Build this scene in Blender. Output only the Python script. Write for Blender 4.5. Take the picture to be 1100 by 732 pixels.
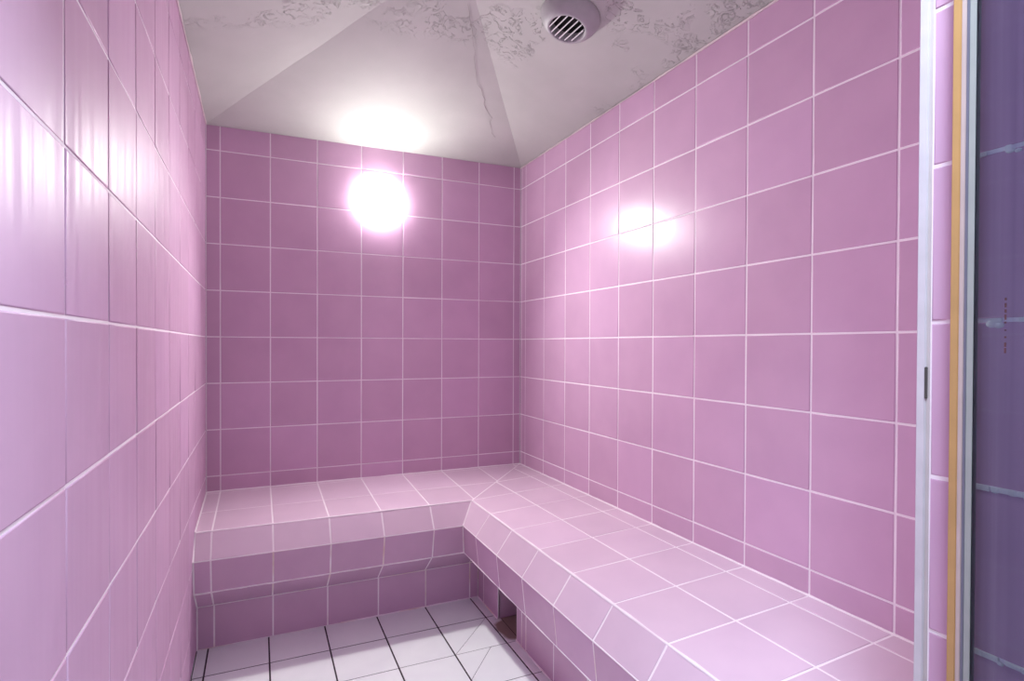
import bpy, bmesh, math, random
from mathutils import Vector, Matrix

for o in list(bpy.data.objects):
    bpy.data.objects.remove(o, do_unlink=True)
scn = bpy.context.scene
COL = scn.collection
random.seed(11)
H = 1.142                       # camera reference row height above the floor

# ------------------------------------------------------------------ camera
def make_camera():
    f, yaw, pit, roll = 580.855, 0.4035, -0.009, 0.0034
    r = Vector((math.cos(yaw), -math.sin(yaw), 0))
    fw = Vector((math.sin(yaw), math.cos(yaw), 0))
    up = Vector((0, 0, 1))
    fwd = fw * math.cos(pit) + up * math.sin(pit)
    u2 = up * math.cos(pit) - fw * math.sin(pit)
    right = r * math.cos(roll) + u2 * math.sin(roll)
    upv = u2 * math.cos(roll) - r * math.sin(roll)
    cam = bpy.data.cameras.new('camera')
    cam.sensor_fit = 'HORIZONTAL'
    cam.sensor_width = 36
    cam.lens = 36 * f / 1100
    cam.shift_x = 23.707 / 1100
    cam.shift_y = 10.139 / 1100
    cam.clip_start = 0.02
    o = bpy.data.objects.new('camera', cam)
    COL.objects.link(o)
    m = Matrix((right, upv, -fwd)).transposed().to_4x4()
    m.translation = Vector((0, 0, -0.0315 + H))
    o.matrix_world = m
    scn.camera = o
make_camera()

# ------------------------------------------------------------------ light
scn.view_settings.view_transform = 'Standard'
scn.view_settings.look = 'None'
scn.view_settings.exposure = 0.30
scn.view_settings.gamma = 1.0
scn.view_settings.use_curve_mapping = False
w = bpy.data.worlds.new('world')
scn.world = w
w.use_nodes = True
w.node_tree.nodes['Background'].inputs[0].default_value = (0.80, 0.88, 1.0, 1)
w.node_tree.nodes['Background'].inputs[1].default_value = 0.2

LAMP_STRENGTH = 56.0
LAMP_FILL = 57.0
LAMP_COLOR = (1.0, 0.985, 0.97, 1)

hall = bpy.data.lights.new('hall_fill', 'AREA')       # fill light added overhead, for the cool light from the hall
hall.energy = 31
hall.shape = 'RECTANGLE'
hall.size, hall.size_y = 0.3, 0.3
hall.color = (0.72, 0.88, 1.0)
ho = bpy.data.objects.new('hall_fill', hall)
COL.objects.link(ho)
ho.location = (0.3, 0.0, 2.3)

# ------------------------------------------------------------------ materials
def new_mat(name):
    m = bpy.data.materials.new(name)
    m.use_nodes = True
    nt = m.node_tree
    return m, nt, nt.nodes['Principled BSDF']

def node(nt, kind, **kw):
    n = nt.nodes.new(kind)
    for k, v in kw.items():
        setattr(n, k, v)
    return n

def ramp(nt, src, p0, c0, p1, c1):
    r = node(nt, 'ShaderNodeValToRGB')
    r.color_ramp.elements[0].position = p0
    r.color_ramp.elements[0].color = c0
    r.color_ramp.elements[1].position = p1
    r.color_ramp.elements[1].color = c1
    nt.links.new(src, r.inputs[0])
    return r

def g4(v):
    return (v, v, v, 1)

def tile_material(name, base, rough=0.16, spread=0.04, streaks=0.0, wave=0.05, spec=0.5):
    m, nt, b = new_mat(name)
    L = nt.links.new
    at = node(nt, 'ShaderNodeAttribute', attribute_name='tile_tone')
    geo = node(nt, 'ShaderNodeNewGeometry')
    hsv = node(nt, 'ShaderNodeHueSaturation')
    hsv.inputs['Color'].default_value = (*base, 1)
    mr = node(nt, 'ShaderNodeMapRange')
    mr.inputs['To Min'].default_value = 1 - spread
    mr.inputs['To Max'].default_value = 1 + spread
    L(at.outputs['Fac'], mr.inputs['Value'])
    L(mr.outputs[0], hsv.inputs['Value'])
    mh = node(nt, 'ShaderNodeMapRange')
    mh.inputs['To Min'].default_value = 0.505
    mh.inputs['To Max'].default_value = 0.495
    L(at.outputs['Fac'], mh.inputs['Value'])
    L(mh.outputs[0], hsv.inputs['Hue'])
    # soft cloudy glaze
    nz = node(nt, 'ShaderNodeTexNoise')
    nz.inputs['Scale'].default_value = 7.0
    nz.inputs['Detail'].default_value = 4
    L(geo.outputs['Position'], nz.inputs['Vector'])
    rp = ramp(nt, nz.outputs[0], 0.3, (0.96, 0.94, 0.97, 1), 0.7, (1.03, 1.02, 1.03, 1))
    mx = node(nt, 'ShaderNodeMix', data_type='RGBA', blend_type='MULTIPLY')
    mx.inputs[0].default_value = 1.0
    L(hsv.outputs[0], mx.inputs[6])
    L(rp.outputs[0], mx.inputs[7])
    L(mx.outputs[2], b.inputs['Base Color'])
    # roughness: fine film with vertical run marks
    mp = node(nt, 'ShaderNodeMapping')
    mp.inputs['Scale'].default_value = (38, 38, 1.6)
    L(geo.outputs['Position'], mp.inputs['Vector'])
    nr = node(nt, 'ShaderNodeTexNoise')
    nr.inputs['Scale'].default_value = 1.0
    nr.inputs['Detail'].default_value = 5
    L(mp.outputs[0], nr.inputs['Vector'])
    rr = node(nt, 'ShaderNodeMapRange')
    rr.inputs['From Min'].default_value = 0.3
    rr.inputs['From Max'].default_value = 0.7
    rr.inputs['To Min'].default_value = rough * (1 - 0.6 * streaks)
    rr.inputs['To Max'].default_value = rough * (1 + 0.9 * streaks)
    L(nr.outputs[0], rr.inputs['Value'])
    if streaks > 0.3:
        L(rr.outputs[0], b.inputs['Roughness'])
    else:
        b.inputs['Roughness'].default_value = rough
    b.inputs['Specular IOR Level'].default_value = spec
    # slow waviness of the glaze and dried drip runs
    nb = node(nt, 'ShaderNodeTexNoise')
    nb.inputs['Scale'].default_value = 9.0
    nb.inputs['Detail'].default_value = 1.5
    L(geo.outputs['Position'], nb.inputs['Vector'])
    b1 = node(nt, 'ShaderNodeBump')
    b1.inputs['Strength'].default_value = wave
    b1.inputs['Distance'].default_value = 0.02
    L(nb.outputs[0], b1.inputs['Height'])
    b2 = node(nt, 'ShaderNodeBump')
    b2.inputs['Strength'].default_value = 0.05 * max(0.0, streaks - 0.3)
    b2.inputs['Distance'].default_value = 0.003
    L(nr.outputs[0], b2.inputs['Height'])
    L(b1.outputs[0], b2.inputs['Normal'])
    L((b2 if streaks > 0.3 else b1).outputs[0], b.inputs['Normal'])
    return m

def grout_material(name, clean, dirty, amount):
    m, nt, b = new_mat(name)
    L = nt.links.new
    geo = node(nt, 'ShaderNodeNewGeometry')
    nz = node(nt, 'ShaderNodeTexNoise')
    nz.inputs['Scale'].default_value = 6.0
    nz.inputs['Detail'].default_value = 6
    L(geo.outputs['Position'], nz.inputs['Vector'])
    rp = ramp(nt, nz.outputs[0], 0.62 - amount * 0.3, (*clean, 1), 0.80 - amount * 0.2, (*dirty, 1))
    L(rp.outputs[0], b.inputs['Base Color'])
    b.inputs['Roughness'].default_value = 0.75
    n2 = node(nt, 'ShaderNodeTexNoise')
    n2.inputs['Scale'].default_value = 240
    L(geo.outputs['Position'], n2.inputs['Vector'])
    bp = node(nt, 'ShaderNodeBump')
    bp.inputs['Strength'].default_value = 0.3
    bp.inputs['Distance'].default_value = 0.001
    L(n2.outputs[0], bp.inputs['Height'])
    L(bp.outputs[0], b.inputs['Normal'])
    return m

def plain(name, col, rough=0.5, metal=0.0, spec=0.5):
    m, nt, b = new_mat(name)
    geo = node(nt, 'ShaderNodeNewGeometry')
    nz = node(nt, 'ShaderNodeTexNoise')
    nz.inputs['Scale'].default_value = 30
    nz.inputs['Detail'].default_value = 4
    nt.links.new(geo.outputs['Position'], nz.inputs['Vector'])
    c0 = tuple(v * 0.94 for v in col) + (1,)
    c1 = tuple(min(1, v * 1.04) for v in col) + (1,)
    rp = ramp(nt, nz.outputs[0], 0.3, c0, 0.7, c1)
    nt.links.new(rp.outputs[0], b.inputs['Base Color'])
    b.inputs['Roughness'].default_value = rough
    b.inputs['Metallic'].default_value = metal
    b.inputs['Specular IOR Level'].default_value = spec
    return m

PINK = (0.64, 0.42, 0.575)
MT_WALL = tile_material('pink_wall_tile', PINK, rough=0.27, streaks=0.08, wave=0.03, spec=0.17)
MT_LEFT = tile_material('streaked_wall_tile', PINK, rough=0.42, streaks=0.45, wave=0.05, spec=0.06)
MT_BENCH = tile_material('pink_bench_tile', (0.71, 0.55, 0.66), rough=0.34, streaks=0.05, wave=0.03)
def add_stain(m):
    nt = m.node_tree
    b = nt.nodes['Principled BSDF']
    src = b.inputs['Base Color'].links[0].from_socket
    geo = node(nt, 'ShaderNodeNewGeometry')
    nz = node(nt, 'ShaderNodeTexNoise')
    nz.inputs['Scale'].default_value = 14
    nt.links.new(geo.outputs['Position'], nz.inputs['Vector'])
    mp = node(nt, 'ShaderNodeMapping')
    mp.inputs['Location'].default_value = (-0.915 / 0.075, -1.91 / 0.095, 0)
    mp.inputs['Scale'].default_value = (1 / 0.075, 1 / 0.095, 0)
    nt.links.new(geo.outputs['Position'], mp.inputs['Vector'])
    ln = node(nt, 'ShaderNodeVectorMath', operation='LENGTH')
    nt.links.new(mp.outputs[0], ln.inputs[0])
    ad = node(nt, 'ShaderNodeMath', operation='ADD')
    nt.links.new(ln.outputs['Value'], ad.inputs[0])
    nt.links.new(nz.outputs[0], ad.inputs[1])
    mr = node(nt, 'ShaderNodeMapRange')
    mr.inputs['From Min'].default_value = 1.25
    mr.inputs['From Max'].default_value = 1.55
    mr.inputs['To Min'].default_value = 1
    mr.inputs['To Max'].default_value = 0
    nt.links.new(ad.outputs[0], mr.inputs['Value'])
    mx = node(nt, 'ShaderNodeMix', data_type='RGBA')
    nt.links.new(mr.outputs[0], mx.inputs[0])
    nt.links.new(src, mx.inputs[6])
    mx.inputs[7].default_value = (0.34, 0.25, 0.20, 1)
    nt.links.new(mx.outputs[2], b.inputs['Base Color'])
MT_FLOOR = tile_material('white_floor_tile', (0.88, 0.92, 0.90), rough=0.35, spread=0.03, wave=0.02)
add_stain(MT_FLOOR)
M_GROUT = grout_material('pale_grout', (0.93, 0.85, 0.90), (0.86, 0.72, 0.80), 0.2)
M_GROUT_B = grout_material('stained_grout', (0.92, 0.83, 0.88), (0.72, 0.54, 0.46), 0.35)
M_GROUT_F = grout_material('dark_floor_grout', (0.035, 0.022, 0.03), (0.16, 0.11, 0.11), 0.1)
M_WHITE = plain('white_plastic', (0.80, 0.79, 0.80), 0.4)
M_TRIM = plain('white_trim', (0.62, 0.60, 0.64), 0.35)
M_DARK = plain('dark_recess', (0.02, 0.018, 0.018), 0.7)
M_VENT = plain('grey_white_vent', (0.44, 0.44, 0.44), 0.5)

def plaster_material():
    m, nt, b = new_mat('ceiling_plaster')
    L = nt.links.new
    geo = node(nt, 'ShaderNodeNewGeometry')
    big = node(nt, 'ShaderNodeTexNoise')
    big.inputs['Scale'].default_value = 3.6
    big.inputs['Detail'].default_value = 2
    L(geo.outputs['Position'], big.inputs['Vector'])
    mask = ramp(nt, big.outputs[0], 0.48, g4(0), 0.56, g4(1))
    sep = node(nt, 'ShaderNodeSeparateXYZ')
    L(geo.outputs['Position'], sep.inputs[0])
    near = node(nt, 'ShaderNodeMapRange')          # the knock-down texture has been skimmed over at the far end
    near.inputs['From Min'].default_value = 1.88
    near.inputs['From Max'].default_value = 1.74
    L(sep.outputs[1], near.inputs['Value'])
    mm = node(nt, 'ShaderNodeMath', operation='MULTIPLY')
    L(mask.outputs[0], mm.inputs[0])
    L(near.outputs[0], mm.inputs[1])
    vn = node(nt, 'ShaderNodeTexNoise')
    vn.inputs['Scale'].default_value = 26
    vn.inputs['Detail'].default_value = 6
    vn.inputs['Roughness'].default_value = 0.65
    vn.inputs['Distortion'].default_value = 1.2
    L(geo.outputs['Position'], vn.inputs['Vector'])
    fl = ramp(nt, vn.outputs[0], 0.53, g4(0), 0.56, g4(1))
    hh = node(nt, 'ShaderNodeMath', operation='MULTIPLY')
    L(fl.outputs[0], hh.inputs[0])
    L(mm.outputs[0], hh.inputs[1])
    bp = node(nt, 'ShaderNodeBump')
    bp.inputs['Strength'].default_value = 0.8
    bp.inputs['Distance'].default_value = 0.008
    L(hh.outputs[0], bp.inputs['Height'])
    sm = node(nt, 'ShaderNodeTexNoise')
    sm.inputs['Scale'].default_value = 5
    sm.inputs['Detail'].default_value = 5
    L(geo.outputs['Position'], sm.inputs['Vector'])
    b2 = node(nt, 'ShaderNodeBump')
    b2.inputs['Strength'].default_value = 0.12
    b2.inputs['Distance'].default_value = 0.02
    L(sm.outputs[0], b2.inputs['Height'])
    L(bp.outputs[0], b2.inputs['Normal'])
    L(b2.outputs[0], b.inputs['Normal'])
    rc = ramp(nt, sm.outputs[0], 0.3, (0.53, 0.555, 0.505, 1), 0.7, (0.585, 0.605, 0.555, 1))
    L(rc.outputs[0], b.inputs['Base Color'])
    b.inputs['Roughness'].default_value = 0.75
    b.inputs['Specular IOR Level'].default_value = 0.3
    return m
M_PLASTER = plaster_material()

# ------------------------------------------------------------------ helpers
def link_obj(name, bm, mats, parent=None, smooth=False, kind=None):
    me = bpy.data.meshes.new(name)
    bm.normal_update()
    bm.to_mesh(me)
    bm.free()
    for m in (mats if isinstance(mats, (list, tuple)) else [mats]):
        me.materials.append(m)
    if smooth:
        for p in me.polygons:
            p.use_smooth = True
    o = bpy.data.objects.new(name, me)
    COL.objects.link(o)
    if parent:
        o.parent = parent
    if kind:
        o['kind'] = kind
    return o

def thing(name, label, cat, loc=(0, 0, 0)):
    o = bpy.data.objects.new(name, None)
    o.empty_display_size = 0.1
    COL.objects.link(o)
    o.location = loc
    o['label'] = label
    o['category'] = cat
    return o

def clip(poly, nx, ny, d):
    """keep the part of a polygon where nx*x+ny*y <= d"""
    out = []
    n = len(poly)
    for i in range(n):
        a, b = poly[i], poly[(i + 1) % n]
        da = nx * a[0] + ny * a[1] - d
        db = nx * b[0] + ny * b[1] - d
        if da <= 0:
            out.append(a)
        if da * db < 0:
            t = da / (da - db)
            out.append((a[0] + (b[0] - a[0]) * t, a[1] + (b[1] - a[1]) * t))
    return out

def clean(poly):
    out = []
    for p in poly:
        if not out or math.hypot(p[0] - out[-1][0], p[1] - out[-1][1]) > 1e-5:
            out.append(p)
    if len(out) > 1 and math.hypot(out[0][0] - out[-1][0], out[0][1] - out[-1][1]) < 1e-5:
        out.pop()
    return out

def area(poly):
    s = 0
    for i in range(len(poly)):
        a, b = poly[i], poly[(i + 1) % len(poly)]
        s += a[0] * b[1] - a[1] * b[0]
    return s / 2

def clip_to(poly, region):
    n = len(region)
    for i in range(n):
        a, b = region[i], region[(i + 1) % n]
        nx, ny = b[1] - a[1], -(b[0] - a[0])
        l = math.hypot(nx, ny)
        nx, ny = nx / l, ny / l
        poly = clip(poly, nx, ny, nx * a[0] + ny * a[1])
        if len(poly) < 3:
            return []
    return clean(poly)

def simplify(poly, d):
    p = list(poly)
    i = 0
    while i < len(p) and len(p) > 3:
        a, b = p[i], p[(i + 1) % len(p)]
        if math.hypot(a[0] - b[0], a[1] - b[1]) < d:
            p[i] = ((a[0] + b[0]) / 2, (a[1] + b[1]) / 2)
            p.pop((i + 1) % len(p))
        else:
            i += 1
    return p

def inset(poly, d, half=None):
    """inset a convex CCW polygon, keeping the vertex count; None when it vanishes"""
    n = len(poly)
    lines = []
    for i in range(n):
        a, b = poly[i], poly[(i + 1) % n]
        ex, ey = b[0] - a[0], b[1] - a[1]
        l = math.hypot(ex, ey)
        nx, ny = -ey / l, ex / l
        e = d + (half(a, b) if half else 0.0)
        lines.append((a[0] + nx * e, a[1] + ny * e, ex / l, ey / l))
    out = []
    for i in range(n):
        x1, y1, dx1, dy1 = lines[i - 1]
        x2, y2, dx2, dy2 = lines[i]
        det = dx1 * dy2 - dy1 * dx2
        if abs(det) < 1e-6:
            return None
        t = ((x2 - x1) * dy2 - (y2 - y1) * dx2) / det
        out.append((x1 + dx1 * t, y1 + dy1 * t))
    for i in range(n):
        a, b = poly[i], poly[(i + 1) % n]
        c, e = out[i], out[(i + 1) % n]
        if (b[0] - a[0]) * (e[0] - c[0]) + (b[1] - a[1]) * (e[1] - c[1]) <= 0:
            return None
    return out

def cells(region, us, vs, cuts=()):
    """grid cells clipped to the region and split along extra straight cuts"""
    res = []
    for i in range(len(us) - 1):
        for j in range(len(vs) - 1):
            p = [(us[i], vs[j]), (us[i + 1], vs[j]), (us[i + 1], vs[j + 1]), (us[i], vs[j + 1])]
            p = clip_to(p, region)
            if len(p) < 3:
                continue
            parts = [p]
            for (ax, ay, bx, by, box) in cuts:
                nx, ny = by - ay, -(bx - ax)
                l = math.hypot(nx, ny)
                nx, ny = nx / l, ny / l
                d = nx * ax + ny * ay
                nxt = []
                for q in parts:
                    cx = sum(v[0] for v in q) / len(q)
                    cy = sum(v[1] for v in q) / len(q)
                    if not (box[0] < cx < box[2] and box[1] < cy < box[3]):
                        nxt.append(q)
                        continue
                    for s in (1, -1):
                        c = clean(clip(q, s * nx, s * ny, s * d))
                        if len(c) >= 3 and area(c) > 1e-6:
                            nxt.append(c)
                parts = nxt
            res += [q for q in parts if area(q) > 4e-5]
    return res

def tiled(name, origin, u, v, n, region, us, vs, mats, grout=0.0045, bev=0.0016, depth=0.003,
          sink=0.0011, tilt=0.0005, back=0.012, cuts=(), half=None, holes=(), parent=None, kind=None, bed=True):
    """a tiled surface: a thick mortar bed with a raised, softly edged tile in every cell.
       The tile faces lie on the plane through origin; n points out of the surface."""
    origin, u, v, n = Vector(origin), Vector(u).normalized(), Vector(v).normalized(), Vector(n).normalized()
    bm = bmesh.new()
    tone = bm.loops.layers.color.new('tile_tone')
    flip = u.cross(v).dot(n) < 0
    P = lambda x, y, z: origin + u * x + v * y + n * z

    def face(pts, mat, t=0.5, smooth=False):
        vs_ = [bm.verts.new(p) for p in pts]
        if flip:
            vs_.reverse()
        f = bm.faces.new(vs_)
        f.material_index = mat
        f.smooth = smooth
        for l in f.loops:
            l[tone] = (t, t, t, 1)
        return f
    regs = [region]
    if bed:
        beds = cells(region, [us[0], us[-1]], [vs[0], vs[-1]])
        if holes:
            hx = sorted(set([us[0], us[-1]] + [h[0] for h in holes] + [h[2] for h in holes]))
            hy = sorted(set([vs[0], vs[-1]] + [h[1] for h in holes] + [h[3] for h in holes]))
            beds = [q for q in cells(region, hx, hy)
                    if not any(h[0] < sum(p[0] for p in q) / len(q) < h[2] and h[1] < sum(p[1] for p in q) / len(q) < h[3] for h in holes)]
        for q in beds:
            face([P(x, y, -sink) for x, y in q], 1)
            face([P(x, y, -back) for x, y in reversed(q)], 1)
            for i in range(len(q)):
                a, b = q[i], q[(i + 1) % len(q)]
                face([P(a[0], a[1], -back), P(b[0], b[1], -back), P(b[0], b[1], -sink), P(a[0], a[1], -sink)], 1)
    for q in cells(region, us, vs, cuts):
        cx = sum(p[0] for p in q) / len(q)
        cy = sum(p[1] for p in q) / len(q)
        if any(h[0] < cx < h[2] and h[1] < cy < h[3] for h in holes):
            continue
        q = simplify(q, grout * 1.4)
        if len(q) < 3:
            continue
        hw = half or (lambda a, b: grout / 2)
        r0 = inset(q, 0, hw)
        r1 = inset(q, bev * 0.3, hw) if r0 else None
        r2 = inset(q, bev, hw) if r1 else None
        if not r2:
            continue
        ta, tb = random.gauss(0, tilt) / 0.1, random.gauss(0, tilt) / 0.1
        tt = random.random()
        lift = random.uniform(-0.2, 0.2) * sink
        Z = lambda p, z: P(p[0], p[1], z + lift + max(-0.45 * sink, min(0.45 * sink, ta * (p[0] - cx) + tb * (p[1] - cy))))
        k = len(q)
        rings = [[Z(p, -depth) for p in r0], [Z(p, -bev * 0.55) for p in r0], [Z(p, -bev * 0.12) for p in r1], [Z(p, 0) for p in r2]]
        vr = [[bm.verts.new(c) for c in ring] for ring in rings]
        for a in range(3):
            for i in range(k):
                fv = [vr[a][i], vr[a][(i + 1) % k], vr[a + 1][(i + 1) % k], vr[a + 1][i]]
                if flip:
                    fv.reverse()
                f = bm.faces.new(fv)
                f.smooth = a > 0
                for l in f.loops:
                    l[tone] = (tt, tt, tt, 1)
        fv = list(vr[3])
        if flip:
            fv.reverse()
        f = bm.faces.new(fv)
        for l in f.loops:
            l[tone] = (tt, tt, tt, 1)
    return link_obj(name, bm, mats, parent, kind=kind)

def add_box(bm, x0, x1, y0, y1, z0, z1, mat=0, bevel=0.0):
    b2 = bmesh.new()
    bmesh.ops.create_cube(b2, size=1)
    for v in b2.verts:
        v.co = Vector(((x0 + x1) / 2 + v.co.x * (x1 - x0), (y0 + y1) / 2 + v.co.y * (y1 - y0), (z0 + z1) / 2 + v.co.z * (z1 - z0)))
    if bevel:
        bmesh.ops.bevel(b2, geom=b2.edges[:], offset=bevel, segments=2, affect='EDGES')
    for f in b2.faces:
        f.material_index = mat
    me = bpy.data.meshes.new('tmp')
    b2.to_mesh(me)
    b2.free()
    bm.from_mesh(me)
    bpy.data.meshes.remove(me)

def add_tube(bm, pts, r, seg=8, wob=0.0):
    pts = [Vector(p) for p in pts]
    rings = []
    for i, p in enumerate(pts):
        t = (pts[min(i + 1, len(pts) - 1)] - pts[max(i - 1, 0)]).normalized()
        a = t.cross(Vector((0, 0, 1)))
        if a.length < 1e-3:
            a = t.cross(Vector((1, 0, 0)))
        a.normalize()
        b = t.cross(a)
        rr = r * (1 + random.uniform(-wob, wob))
        rings.append([bm.verts.new(p + (a * math.cos(2 * math.pi * k / seg) + b * math.sin(2 * math.pi * k / seg)) * rr) for k in range(seg)])
    for i in range(len(rings) - 1):
        for k in range(seg):
            f = bm.faces.new([rings[i][k], rings[i][(k + 1) % seg], rings[i + 1][(k + 1) % seg], rings[i + 1][k]])
            f.smooth = True
    bm.faces.new(rings[0])
    bm.faces.new(list(reversed(rings[-1])))

def add_lathe(bm, prof, seg=48, mat=0, close=False):
    """profile of (radius, height) turned about local z"""
    rings = []
    for r, h in prof:
        if r < 1e-6:
            rings.append([bm.verts.new((0, 0, h))])
        else:
            rings.append([bm.verts.new((r * math.cos(2 * math.pi * k / seg), r * math.sin(2 * math.pi * k / seg), h)) for k in range(seg)])
    pairs = list(zip(rings, rings[1:]))
    if close:
        pairs.append((rings[-1], rings[0]))
    for a, b in pairs:
        for k in range(seg):
            q = [a[k % len(a)], a[(k + 1) % len(a)] if len(a) > 1 else None, b[(k + 1) % len(b)] if len(b) > 1 else None, b[k % len(b)]]
            q = [x for x in q if x is not None]
            f = bm.faces.new(q)
            f.material_index = mat
            f.smooth = True

def rng(a, b, step):
    out = []
    x = a
    while x < b - 1e-6:
        out.append(x)
        x += step
    out.append(b)
    return out

# ------------------------------------------------------------------ room dimensions
XL, XR, YB, YF = -0.2087, 1.2866, 2.6, 0.4334
YOUT = -0.30
XJ = 0.80                                                     # right jamb of the doorway
ZT = 0.96                                                     # walls run a little past the ceiling edge
COLX = [-0.1534 + 0.2 * i for i in range(8)]                  # back wall joints
COLY = [2.5408 - 0.2 * i for i in range(11)]                  # right wall joints
ROWZ = [H + z for z in (-1.0, -0.8, -0.6, -0.4, -0.2, 0.0, 0.2, 0.4, 0.6, 0.8)]
rect = lambda a, b, c, d: [(a, b), (c, b), (c, d), (a, d)]
rowsv = [0.0] + ROWZ + [H + ZT]
WM = [MT_WALL, M_GROUT]

# back wall
tiled('wall_back', (0, YB, 0), (1, 0, 0), (0, 0, 1), (0, -1, 0), rect(XL, 0, XR, H + ZT),
      [XL] + COLX + [XR], rowsv, WM, kind='structure', grout=0.0048)
# right wall
tiled('wall_right', (XR, 0, 0), (0, 1, 0), (0, 0, 1), (-1, 0, 0), rect(YF, 0, YB, H + ZT),
      [YF] + sorted(y for y in COLY if y > YF + 0.02) + [2.584, YB], rowsv, WM, kind='structure', grout=0.0052, tilt=0.0004)
# left wall, running on past the doorway
tiled('wall_left', (XL, 0, 0), (0, 1, 0), (0, 0, 1), (1, 0, 0), rect(YOUT, 0, YB, H + ZT),
      [YOUT] + [0.779 + 0.2 * i for i in range(-5, 10)] + [YB], rowsv, [MT_LEFT, M_GROUT], kind='structure', grout=0.0042, bev=0.0022, sink=0.0013, tilt=0.0005)

# front wall beside and above the doorway: a plastered core with tiled faces
wf = link_obj('wall_front', bmesh.new(), [M_GROUT], kind='structure')
bm = bmesh.new()
add_box(bm, XJ + 0.013, XR + 0.012, YOUT, YF - 0.013, 0, H + ZT)
add_box(bm, XL - 0.012, XJ + 0.013, YF - 0.14, YF - 0.013, 1.9, H + ZT)  # unseen lintel, set low to keep hall fill off the bench base
bm.to_mesh(wf.data)
bm.free()
tiled('inner_face', (0, YF, 0), (1, 0, 0), (0, 0, 1), (0, 1, 0), rect(XJ, 0, XR, H + ZT), [XJ, 0.8466, 1.0466, 1.2466, XR], rowsv, WM, parent=wf)
tiled('lintel_face', (0, YF, 0), (1, 0, 0), (0, 0, 1), (0, 1, 0), rect(XL, 1.9, XJ, H + ZT), [XL] + COLX[:5] + [XJ], [1.9, H + ZT], WM, parent=wf)
tiled('jamb_face', (XJ, 0, 0), (0, 1, 0), (0, 0, 1), (-1, 0, 0), rect(YOUT, 0, 0.4215, H + ZT),
      [YOUT, -0.18, 0.02, 0.22, 0.4215], rowsv, [MT_WALL, M_GROUT], parent=wf, grout=0.0052, sink=0.0008)
# smears of grout left along the jamb joints
bm = bmesh.new()
for zr in (0.0, 0.2, -0.2, -0.4, 0.4):
    y = 0.372
    while y > 0.16:
        hgt = 0.0028 + 0.0022 * random.random()
        ln = random.uniform(0.006, 0.016)
        if random.random() < 0.75:
            b0 = H + zr
            add_box(bm, XJ - 0.0016, XJ + 0.001, y - ln, y, b0 - hgt * random.uniform(0.6, 1.4), b0 + hgt * 0.6, bevel=0.0007)
        y -= ln * random.uniform(0.8, 1.1)
for (ya, za, ra) in ((0.356, -0.0045, 0.0065), (0.350, -0.006, 0.0055), (0.341, 0.196, 0.0045), (0.334, 0.194, 0.0035), (0.352, -0.203, 0.003), (0.345, -0.404, 0.0035)):
    bmesh.ops.create_icosphere(bm, subdivisions=3, radius=1, matrix=Matrix.Translation((XJ, ya, H + za)) @ Matrix.Diagonal((0.0018, ra, ra * 0.7, 1)))
link_obj('grout_smear', bm, plain('pale_grout_smear', (0.86, 0.84, 0.84), 0.8), wf)

# floor
FX = [XL] + [-0.171 + 0.2042 * i for i in range(6)] + [0.905]
FY = [YOUT] + sorted(2.024 - 0.2055 * i for i in range(11)) + [2.215]
dr = 0.85, 2.024
cuts = [(0.8500, 2.024, 0.6458, 1.8185, (0.645, 1.81, 0.851, 2.025)),
        (0.7844, 1.8185, 0.6458, 1.6600, (0.645, 1.61, 0.851, 1.8185)),
        (0.2374, 1.8185, 0.4416, 1.6130, (0.237, 1.61, 0.442, 1.8185))]
def floor_half(a, b):
    for (ax, ay, bx, by, box) in cuts:
        l = math.hypot(bx - ax, by - ay)
        d = lambda p: abs((p[0] - ax) * (by - ay) - (p[1] - ay) * (bx - ax)) / l
        if d(a) < 1e-4 and d(b) < 1e-4:
            return 0.0007
    if abs(a[1] - b[1]) < 1e-4:
        return 0.0024 if abs(a[1] - 2.024) < 0.01 else 0.0014
    return 0.0027 if abs(a[0] - b[0]) < 1e-4 else 0.001
def floor():
    bm0 = tiled('floor', (0, 0, 0), (1, 0, 0), (0, 1, 0), (0, 0, 1), rect(XL, YOUT, 0.905, 2.215), FX, FY,
                [MT_FLOOR, M_GROUT_F], grout=0.0062, bev=0.0014, sink=0.0009, tilt=0.0002, back=0.03, cuts=cuts, half=floor_half, kind='structure')
    return bm0
floor()
# the slab the bench stands on
bm = bmesh.new()
add_box(bm, 0.905, XR + 0.01, YOUT, YB + 0.01, -0.03, -0.0015)
add_box(bm, XL - 0.01, 0.905, 2.215, YB + 0.01, -0.03, -0.0015)
add_box(bm, XL - 2.0, XR + 2.0, -3.0, YOUT, -0.03, -0.0015)
link_obj('floor_slab', bm, plain('brown_grey_slab', (0.34, 0.26, 0.21), 0.7), kind='structure')

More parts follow.
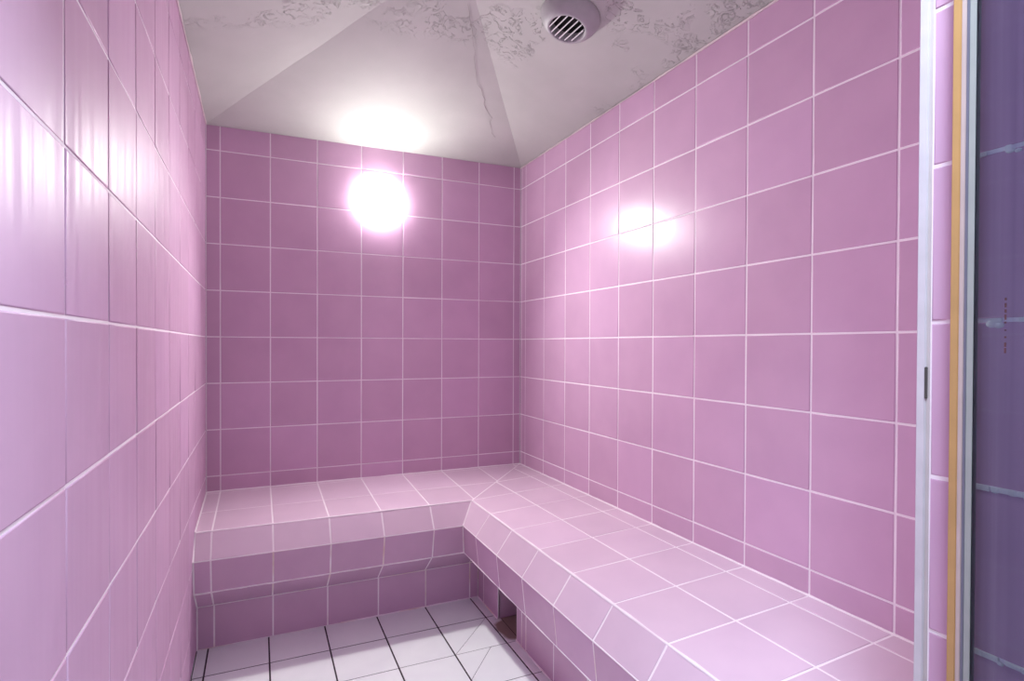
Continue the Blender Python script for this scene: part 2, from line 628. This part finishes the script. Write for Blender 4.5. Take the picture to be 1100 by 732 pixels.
# ceiling: four plaster slopes rising to a point
BLc, BRc = Vector((XL - 0.01, YB + 0.01, H + 0.902)), Vector((XR + 0.01, YB + 0.01, H + 0.912))
FLc, FRc = Vector((XL - 0.01, YF - 0.01, H + 0.926)), Vector((XR + 0.01, YF - 0.01, H + 0.898))
APX = Vector((0.542, 1.49, H + 1.122))
def ceiling():
    from mathutils import noise
    bm = bmesh.new()
    N = 40
    for a, b in ((BLc, BRc), (BRc, FRc), (FRc, FLc), (FLc, BLc)):
        rows = []
        for i in range(N + 1):
            t = i / N
            A, B = a.lerp(APX, t), b.lerp(APX, t)
            row = []
            m = max(1, N - i)
            for j in range(m + 1):
                p = A.lerp(B, j / m) if i < N else APX.copy()
                s = min(1, 6 * t) if 0 < i else 0
                p.z += s * 0.004 * noise.noise(p * 4.0)
                row.append(bm.verts.new(p))
                if i == N:
                    break
            rows.append(row)
        for i in range(N):
            r0, r1 = rows[i], rows[i + 1]
            for j in range(len(r0) - 1):
                k = min(j, len(r1) - 1)
                bm.faces.new([r0[j], r1[k], r0[j + 1]]).smooth = True
                if j + 1 < len(r1):
                    bm.faces.new([r0[j + 1], r1[j], r1[j + 1]]).smooth = True
    bmesh.ops.remove_doubles(bm, verts=bm.verts[:], dist=1e-5)
    hips = [e for e in bm.edges if len(e.link_faces) == 2 and e.calc_face_angle(0) > 0.12]
    for e in hips:
        e.smooth = False
    top = bmesh.ops.extrude_face_region(bm, geom=bm.faces[:])
    for g in top['geom']:
        if isinstance(g, bmesh.types.BMVert):
            g.co.z += 0.02
    bmesh.ops.recalc_face_normals(bm, faces=bm.faces[:])
    return link_obj('ceiling', bm, M_PLASTER, kind='structure')
ceil = ceiling()

def slope_point(a, b, s, t, off=0.0):
    """point on the slope between wall corners a and b: s along the wall, t up to the apex"""
    p = a.lerp(b, s).lerp(APX, t)
    n = (b - a).cross(APX - a).normalized()
    if n.z > 0:
        n = -n
    return p + n * off, n

# hairline crack running down the back slope beside the right hip
M_CRACK = plain('plaster_crack', (0.36, 0.33, 0.31), 0.8)
def crack():
    bm = bmesh.new()
    pts = []
    for k in range(26):
        q = k / 25
        s = 0.91 - 0.05 * q + 0.012 * math.sin(q * 9) + random.uniform(-0.010, 0.010)
        t = 0.22 + 0.62 * q
        pts.append(slope_point(BLc, BRc, s, t, 0.0018)[0])
    add_tube(bm, pts, 0.0006, seg=5, wob=0.6)
    link_obj('plaster_crack', bm, M_CRACK, ceil, smooth=True)
crack()

# bead of caulk along the top of the tiles
def caulk():
    bm = bmesh.new()
    e = 0.008
    ins = [Vector((XL + e * .3, YB - e * .3, H + 0.902)), Vector((XR - e * .3, YB - e * .3, H + 0.912)), Vector((XR - e * .3, YF, H + 0.898)), Vector((XL + e * .3, YF, H + 0.926))]
    for a, b in ((3, 0), (1, 2)):
        pts = [ins[a].lerp(ins[b], k / 60) for k in range(61)]
        add_tube(bm, pts, 0.0034, seg=7, wob=0.45)
    link_obj('trim_1', bm, plain('ivory_caulk', (0.78, 0.68, 0.68), 0.55), kind='structure')
caulk()

# white edge trim of the doorway with its strike slot
def jamb_trim():
    bm = bmesh.new()
    add_box(bm, XJ - 0.0035, XJ + 0.006, 0.4242, 0.4345, 0, 2.0, bevel=0.001)
    add_box(bm, XJ + 0.004, XJ + 0.03, 0.4305, 0.4375, 0, 2.0, bevel=0.001)
    o = link_obj('trim_2', bm, M_TRIM, kind='structure')
    bm = bmesh.new()
    add_box(bm, XJ - 0.0042, XJ + 0.004, 0.4226, 0.4248, H - 0.099, H - 0.058, bevel=0.0006)
    link_obj('strike_slot', bm, plain('dark_grey_slot', (0.09, 0.085, 0.08), 0.5), o)
    bm = bmesh.new()
    add_box(bm, XJ - 0.0006, XJ + 0.006, 0.4206, 0.4244, 0, 2.0)
    link_obj('trim_backing', bm, plain('grey_gap', (0.55, 0.50, 0.50), 0.7), o)
jamb_trim()

# ------------------------------------------------------------------ tiled bench
bench = thing('tiled_bench', 'L-shaped pink tiled bench with a sloping front edge along the back and right walls', 'bench', (1.05, 2.37, 0))
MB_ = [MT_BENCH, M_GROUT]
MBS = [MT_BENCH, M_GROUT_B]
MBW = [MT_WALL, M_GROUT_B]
# profile: distance out from the wall corner line, height
zw, zn, zb, zr, zt = H - 0.667, H - 0.692, H - 0.775, H - 0.896, H - 0.985
YN, YBt, YR_, YT = 2.140, 2.078, 2.1035, 2.204
XN, XBt, XR_, XT = 0.832, 0.770, 0.7835, 0.888
g = 0.0045

def facet(name, pa, pb, axis, breaks, lo, hi, mats, splits=None, grout=0.0056, cut_lo=None, cut_hi=None, **kw):
    """a strip of tiles between profile points pa=(offset,z) (upper) and pb (lower).
       axis 'x': runs along x, offset is y.  axis 'y': runs along y, offset is x."""
    d = math.hypot(pb[0] - pa[0], pb[1] - pa[1])
    if axis == 'x':
        o = Vector((0, pa[0], pa[1])); u = Vector((1, 0, 0)); v = Vector((0, pb[0] - pa[0], pb[1] - pa[1]))
    else:
        o = Vector((pa[0], 0, pa[1])); u = Vector((0, 1, 0)); v = Vector((pb[0] - pa[0], 0, pb[1] - pa[1]))
    n = u.cross(v)
    out = Vector((0, -1, 0.35)) if axis == 'x' else Vector((-1, 0, 0.35))
    if name == 'toe_band':
        out = Vector((0, -1, 0)) if axis == 'x' else Vector((-1, 0, 0))
    if n.dot(out) < 0:
        n = -n
    (la, lb), (ha, hb) = lo, hi
    region = [(la, 0), (ha, 0), (hb, d), (lb, d)]
    us = sorted([min(la, lb)] + [b for b in breaks if min(la, lb) + 0.004 < b < max(ha, hb) - 0.004] + [max(ha, hb)])
    vs = [0] + [s * d for s in (splits or [])] + [d]
    o2 = tiled(name, o, u, v, n, region, us, vs, mats, grout=grout, sink=0.0008, bev=0.0012, back=0.010, **kw)
    o2.parent = bench
    o2.matrix_parent_inverse = Matrix.Translation(bench.location).inverted()
    return o2

YEND = YF + 0.0022
XLb, XRb, YBb = XL + 0.0022, XR - 0.0022, YB - 0.0022
# along the back wall
mX = XRb
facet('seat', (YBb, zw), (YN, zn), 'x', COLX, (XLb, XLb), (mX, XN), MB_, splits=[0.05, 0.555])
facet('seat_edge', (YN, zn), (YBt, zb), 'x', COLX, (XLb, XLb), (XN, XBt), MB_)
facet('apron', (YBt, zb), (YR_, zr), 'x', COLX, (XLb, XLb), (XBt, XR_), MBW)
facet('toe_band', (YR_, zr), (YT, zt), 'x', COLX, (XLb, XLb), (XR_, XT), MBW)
facet('bench_base', (YT, zt), (YT, 0.0), 'x', [c + 0.002 for c in COLX], (XLb, XLb), (XT, XT), [MT_WALL, M_GROUT_B])
# along the right wall
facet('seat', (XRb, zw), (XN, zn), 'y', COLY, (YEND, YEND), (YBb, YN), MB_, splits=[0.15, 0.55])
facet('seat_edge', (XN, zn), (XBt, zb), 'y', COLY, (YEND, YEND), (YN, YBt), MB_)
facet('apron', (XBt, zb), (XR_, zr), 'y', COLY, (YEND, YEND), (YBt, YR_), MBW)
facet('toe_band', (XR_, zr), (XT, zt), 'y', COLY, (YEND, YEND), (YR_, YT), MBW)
OY0, OY1 = 1.818, 1.992                                       # opening in the base for the steam pipe
facet('bench_base', (XT, zt), (XT, 0.0), 'y', [y + 0.0 for y in COLY] + [OY0, OY1, 1.776], (YEND, YEND), (YT, YT), [MT_WALL, M_GROUT_B],
      holes=[(OY0, -0.01, OY1, 0.2)])
# lining of the opening
def opening():
    bm = bmesh.new()
    z1 = zt
    d = 0.30
    x0 = XT + 0.004
    add_box(bm, x0, XT + d, OY1, OY1 + 0.012, 0, z1, 0, 0.002)
    add_box(bm, x0, XT + d, OY0 - 0.012, OY0, 0, z1, 0, 0.002)
    add_box(bm, XT + d, XT + d + 0.012, OY0 - 0.012, OY1 + 0.012, 0, z1, 0)
    add_box(bm, x0, XT + d, OY0, OY1, z1, z1 + 0.01, 0)
    o = link_obj('base_opening', bm, MT_WALL, bench)
    o.matrix_parent_inverse = Matrix.Translation(bench.location).inverted()
opening()
# white grout fillets where seat meets wall, nose line and foot of the base
def fillets():
    bm = bmesh.new()
    def ln(a, b, r, n=40, wob=0.3):
        a, b = Vector(a), Vector(b)
        add_tube(bm, [a.lerp(b, k / n) for k in range(n + 1)], r, seg=6, wob=wob)
    ln((XN + 0.0012, YN, zn - 0.0026), (XN + 0.0012, YEND, zn - 0.0026), 0.0040)
    ln((XLb, YN + 0.0012, zn - 0.0024), (XN, YN + 0.0012, zn - 0.0024), 0.0036)
    ln((XBt + 0.0015, YBt, zb), (XBt + 0.0015, YEND, zb), 0.0020)
    ln((XLb, YBt + 0.0015, zb), (XBt, YBt + 0.0015, zb), 0.0018)
    ln((XLb, YR_ + 0.0012, zr), (XR_, YR_ + 0.0012, zr), 0.0028)
    ln((XR_ + 0.0012, YR_, zr), (XR_ + 0.0012, YEND, zr), 0.0026)
    ln((XN, YN, zn), (XBt, YBt, zb), 0.0022, 8)
    ln((XBt, YBt, zb), (XR_, YR_, zr), 0.0022, 8)
    o = link_obj('grout_joint', bm, M_GROUT, bench)
    o.matrix_parent_inverse = Matrix.Translation(bench.location).inverted()
    bm = bmesh.new()
    ln((XT, YT, 0.001), (XT, OY1, 0.001), 0.0035)
    ln((XT, OY0, 0.001), (XT, YEND, 0.001), 0.0035)
    ln((0.30, YT, 0.001), (XT, YT, 0.001), 0.0035)
    o = link_obj('foot_joint', bm, M_GROUT_B, bench)
    o.matrix_parent_inverse = Matrix.Translation(bench.location).inverted()
fillets()
# caulk bead closing the joint between bench and walls
def bench_caulk():
    bm = bmesh.new()
    c = [(XL + .001, zn, YN), (XL + .001, zb, YBt), (XL + .001, zr, YR_), (XL + .001, zt, YT), (XL + .001, 0.0, YT)]
    add_tube(bm, [(XL + .001, YB, zw), (XL + .001, YN, zn)], 0.0034, seg=7)
    for p, q in zip(c, c[1:]):
        add_tube(bm, [(p[0], p[2], p[1]), (q[0], q[2], q[1])], 0.0030, seg=7)
    add_tube(bm, [(XL + (XR - XL) * k / 40, YB - 0.0012, zw) for k in range(41)], 0.0034, seg=7, wob=0.3)
    add_tube(bm, [(XR - 0.0012, YB + (YF - YB) * k / 60, zw) for k in range(61)], 0.0034, seg=7, wob=0.3)
    link_obj('trim_3', bm, M_GROUT, kind='structure')
bench_caulk()

# ------------------------------------------------------------------ wall lamp
def wall_lamp():
    c = Vector((0.531, YB, H + 0.655))
    t = thing('wall_lamp', 'round glowing white wall lamp high on the back wall under the ceiling', 'lamp', c)
    rot = Matrix.Rotation(math.radians(90), 4, 'X')           # local z -> -y, into the room
    bm = bmesh.new()
    add_lathe(bm, [(0.0, 0.001), (0.080, 0.001), (0.083, 0.004), (0.083, 0.010), (0.080, 0.012), (0.060, 0.012), (0.0, 0.012)])
    bmesh.ops.transform(bm, matrix=rot, verts=bm.verts[:])
    bmesh.ops.recalc_face_normals(bm, faces=bm.faces[:])
    link_obj('base_plate', bm, M_WHITE, t)
    bm = bmesh.new()
    prof = [(0.086, 0.012)]
    R = 0.092
    for k in range(0, 15):
        a = math.radians(k * 90 / 14)
        prof.append((max(0, R * math.cos(a)), 0.016 + 0.032 * math.sin(a)))
    prof[-1] = (0, prof[-1][1])
    add_lathe(bm, prof, 48)
    bmesh.ops.transform(bm, matrix=rot, verts=bm.verts[:])
    bmesh.ops.recalc_face_normals(bm, faces=bm.faces[:])
    m, nt, b = new_mat('lit_opal_glass')
    b.inputs['Base Color'].default_value = (0.9, 0.9, 0.9, 1)
    b.inputs['Roughness'].default_value = 0.2
    b.inputs['Emission Color'].default_value = LAMP_COLOR
    b.inputs['Emission Strength'].default_value = LAMP_STRENGTH
    link_obj('opal_globe', bm, m, t)
    # spot added in front of the globe, brightening the room but sparing the ceiling
    li = bpy.data.lights.new('lamp_fill', 'SPOT')
    li.energy = LAMP_FILL
    li.spot_size = math.radians(140)
    li.spot_blend = 1.0
    li.shadow_soft_size = 0.045
    li.color = LAMP_COLOR[:3]
    lo = bpy.data.objects.new('lamp_fill', li)
    COL.objects.link(lo)
    lo.parent = t
    lo.location = (0, -0.10, 0)
    lo.rotation_euler = Vector((0.03, -1, -0.75)).to_track_quat('-Z', 'Y').to_euler()
wall_lamp()

# ------------------------------------------------------------------ ceiling vent
def ceiling_vent():
    n = Vector((-0.2757, 0.0053, -0.961)).normalized()
    c = Vector((0.911, 1.49, H + 1.0145))
    t = thing('ceiling_vent', 'round grey white vent with a slatted grille on the right slope of the ceiling', 'vent', c)
    x = Vector((1, 0, 0)); x = (x - n * x.dot(n)).normalized()
    y = n.cross(x)
    rot = Matrix((x, y, n)).transposed().to_4x4()
    def put(name, bm, mat):
        bmesh.ops.recalc_face_normals(bm, faces=bm.faces[:])
        bmesh.ops.transform(bm, matrix=rot, verts=bm.verts[:])
        return link_obj(name, bm, mat, t)
    bm = bmesh.new()
    add_lathe(bm, [(0.0, -0.004), (0.094, -0.004), (0.097, 0.002), (0.096, 0.008), (0.091, 0.018), (0.080, 0.033), (0.067, 0.045), (0.060, 0.047), (0.057, 0.045), (0.056, 0.012), (0.0, 0.012)], 64)
    hs = put('housing', bm, M_VENT)
    bm = bmesh.new()
    add_lathe(bm, [(0.0, 0.0125), (0.0555, 0.0125), (0.0555, 0.015), (0.0, 0.015)], 40)
    put('slat_backing', bm, M_DARK)  # near-black disc put behind the slats to keep the gaps dark
    ang = math.radians(88)
    for k in range(6):
        off = -0.044 + k * 0.0176
        half = math.sqrt(max(0.0, 0.055 ** 2 - off ** 2))
        bm = bmesh.new()
        add_box(bm, -half, half, -0.0016, 0.0016, -0.0105, 0.0105, bevel=0.0006)
        M = Matrix.Rotation(ang, 4, 'Z') @ Matrix.Translation((0, off, 0.036)) @ Matrix.Rotation(math.radians(-25), 4, 'X')
        bmesh.ops.transform(bm, matrix=M, verts=bm.verts[:])
        put('slat', bm, M_WHITE)
ceiling_vent()

# ------------------------------------------------------------------ glass door folded open against the jamb
def clear_mat(name, tint, gloss=0.05, rough=0.02):
    m = bpy.data.materials.new(name)
    m.use_nodes = True
    nt = m.node_tree
    for n in list(nt.nodes):
        nt.nodes.remove(n)
    out = node(nt, 'ShaderNodeOutputMaterial')
    tr = node(nt, 'ShaderNodeBsdfTransparent')
    gl = node(nt, 'ShaderNodeBsdfGlossy')
    gl.inputs['Roughness'].default_value = rough
    geo = node(nt, 'ShaderNodeNewGeometry')
    mp = node(nt, 'ShaderNodeMapping')
    mp.inputs['Scale'].default_value = (60, 60, 0.8)
    nt.links.new(geo.outputs['Position'], mp.inputs['Vector'])
    nz = node(nt, 'ShaderNodeTexNoise')
    nz.inputs['Scale'].default_value = 1.0
    nz.inputs['Detail'].default_value = 3
    nt.links.new(mp.outputs[0], nz.inputs['Vector'])
    c0 = tuple(v * 0.93 for v in tint) + (1,)
    c1 = tuple(min(1, v * 1.05) for v in tint) + (1,)
    rp = ramp(nt, nz.outputs[0], 0.35, c0, 0.65, c1)
    nt.links.new(rp.outputs[0], tr.inputs['Color'])
    fr = node(nt, 'ShaderNodeFresnel')
    fr.inputs['IOR'].default_value = 1.45
    mx = node(nt, 'ShaderNodeMixShader')
    nt.links.new(fr.outputs[0], mx.inputs[0])
    nt.links.new(tr.outputs[0], mx.inputs[1])
    nt.links.new(gl.outputs[0], mx.inputs[2])
    nt.links.new(mx.outputs[0], out.inputs['Surface'])
    return m

def glass_door():
    root = bpy.data.objects.new('door_1', None)
    COL.objects.link(root)
    root.location = (0.78, 0.1, 0)
    root['kind'] = 'structure'
    inv = Matrix.Translation(root.location).inverted()
    def part(name, mat, *boxes, bevel=0.0008):
        bm = bmesh.new()
        for b in boxes:
            add_box(bm, *b, bevel=bevel)
        o = link_obj(name, bm, mat, root)
        o.matrix_parent_inverse = inv
        return o
    z0, z1 = 0.012, 1.98
    x0, x1 = 0.776, 0.784
    part('glass_pane', clear_mat('blue_green_glass', (0.84, 0.94, 0.985)), (x0, x1, YOUT, 0.3745, z0, z1))
    part('amber_seal', plain('amber_vinyl', (0.50, 0.30, 0.12), 0.35), (x0 - 0.002, x1 + 0.002, 0.3775, 0.3862, z0, z1))
    part('clear_seal', plain('beige_vinyl', (0.52, 0.42, 0.40), 0.3), (x0 - 0.002, x1 + 0.002, 0.3722, 0.3775, z0, z1))
    part('seal_lip', plain('grey_vinyl', (0.16, 0.16, 0.21), 0.3), (x0 - 0.002, x0, 0.3695, 0.3722, z0, z1), (x1, x1 + 0.002, 0.3695, 0.3722, z0, z1), bevel=0.0003)
    part('seal_fin', plain('olive_grey_vinyl', (0.36, 0.38, 0.36), 0.3), (x0 - 0.0012, x0, 0.3632, 0.3695, z0, z1), (x1, x1 + 0.0012, 0.3632, 0.3695, z0, z1), bevel=0.0003)
    # small upright safety stamp on the glass, too worn to read
    bm = bmesh.new()
    z = H + 0.024
    for k, (l, gp) in enumerate([(0.003, 0.003), (0.005, 0.002), (0.004, 0.002), (0.006, 0.002), (0.002, 0.007), (0.0015, 0.006), (0.0022, 0.005), (0.005, 0.001), (0.006, 0.001)]):
        add_box(bm, x0 - 0.0003, x0 + 0.0003, 0.3328, 0.3328 + 0.0017, z - l, z)
        z -= l + gp
    o = link_obj('safety_stamp', bm, plain('faded_red_print', (0.10, 0.035, 0.045), 0.6), root)
    o.matrix_parent_inverse = inv
glass_door()
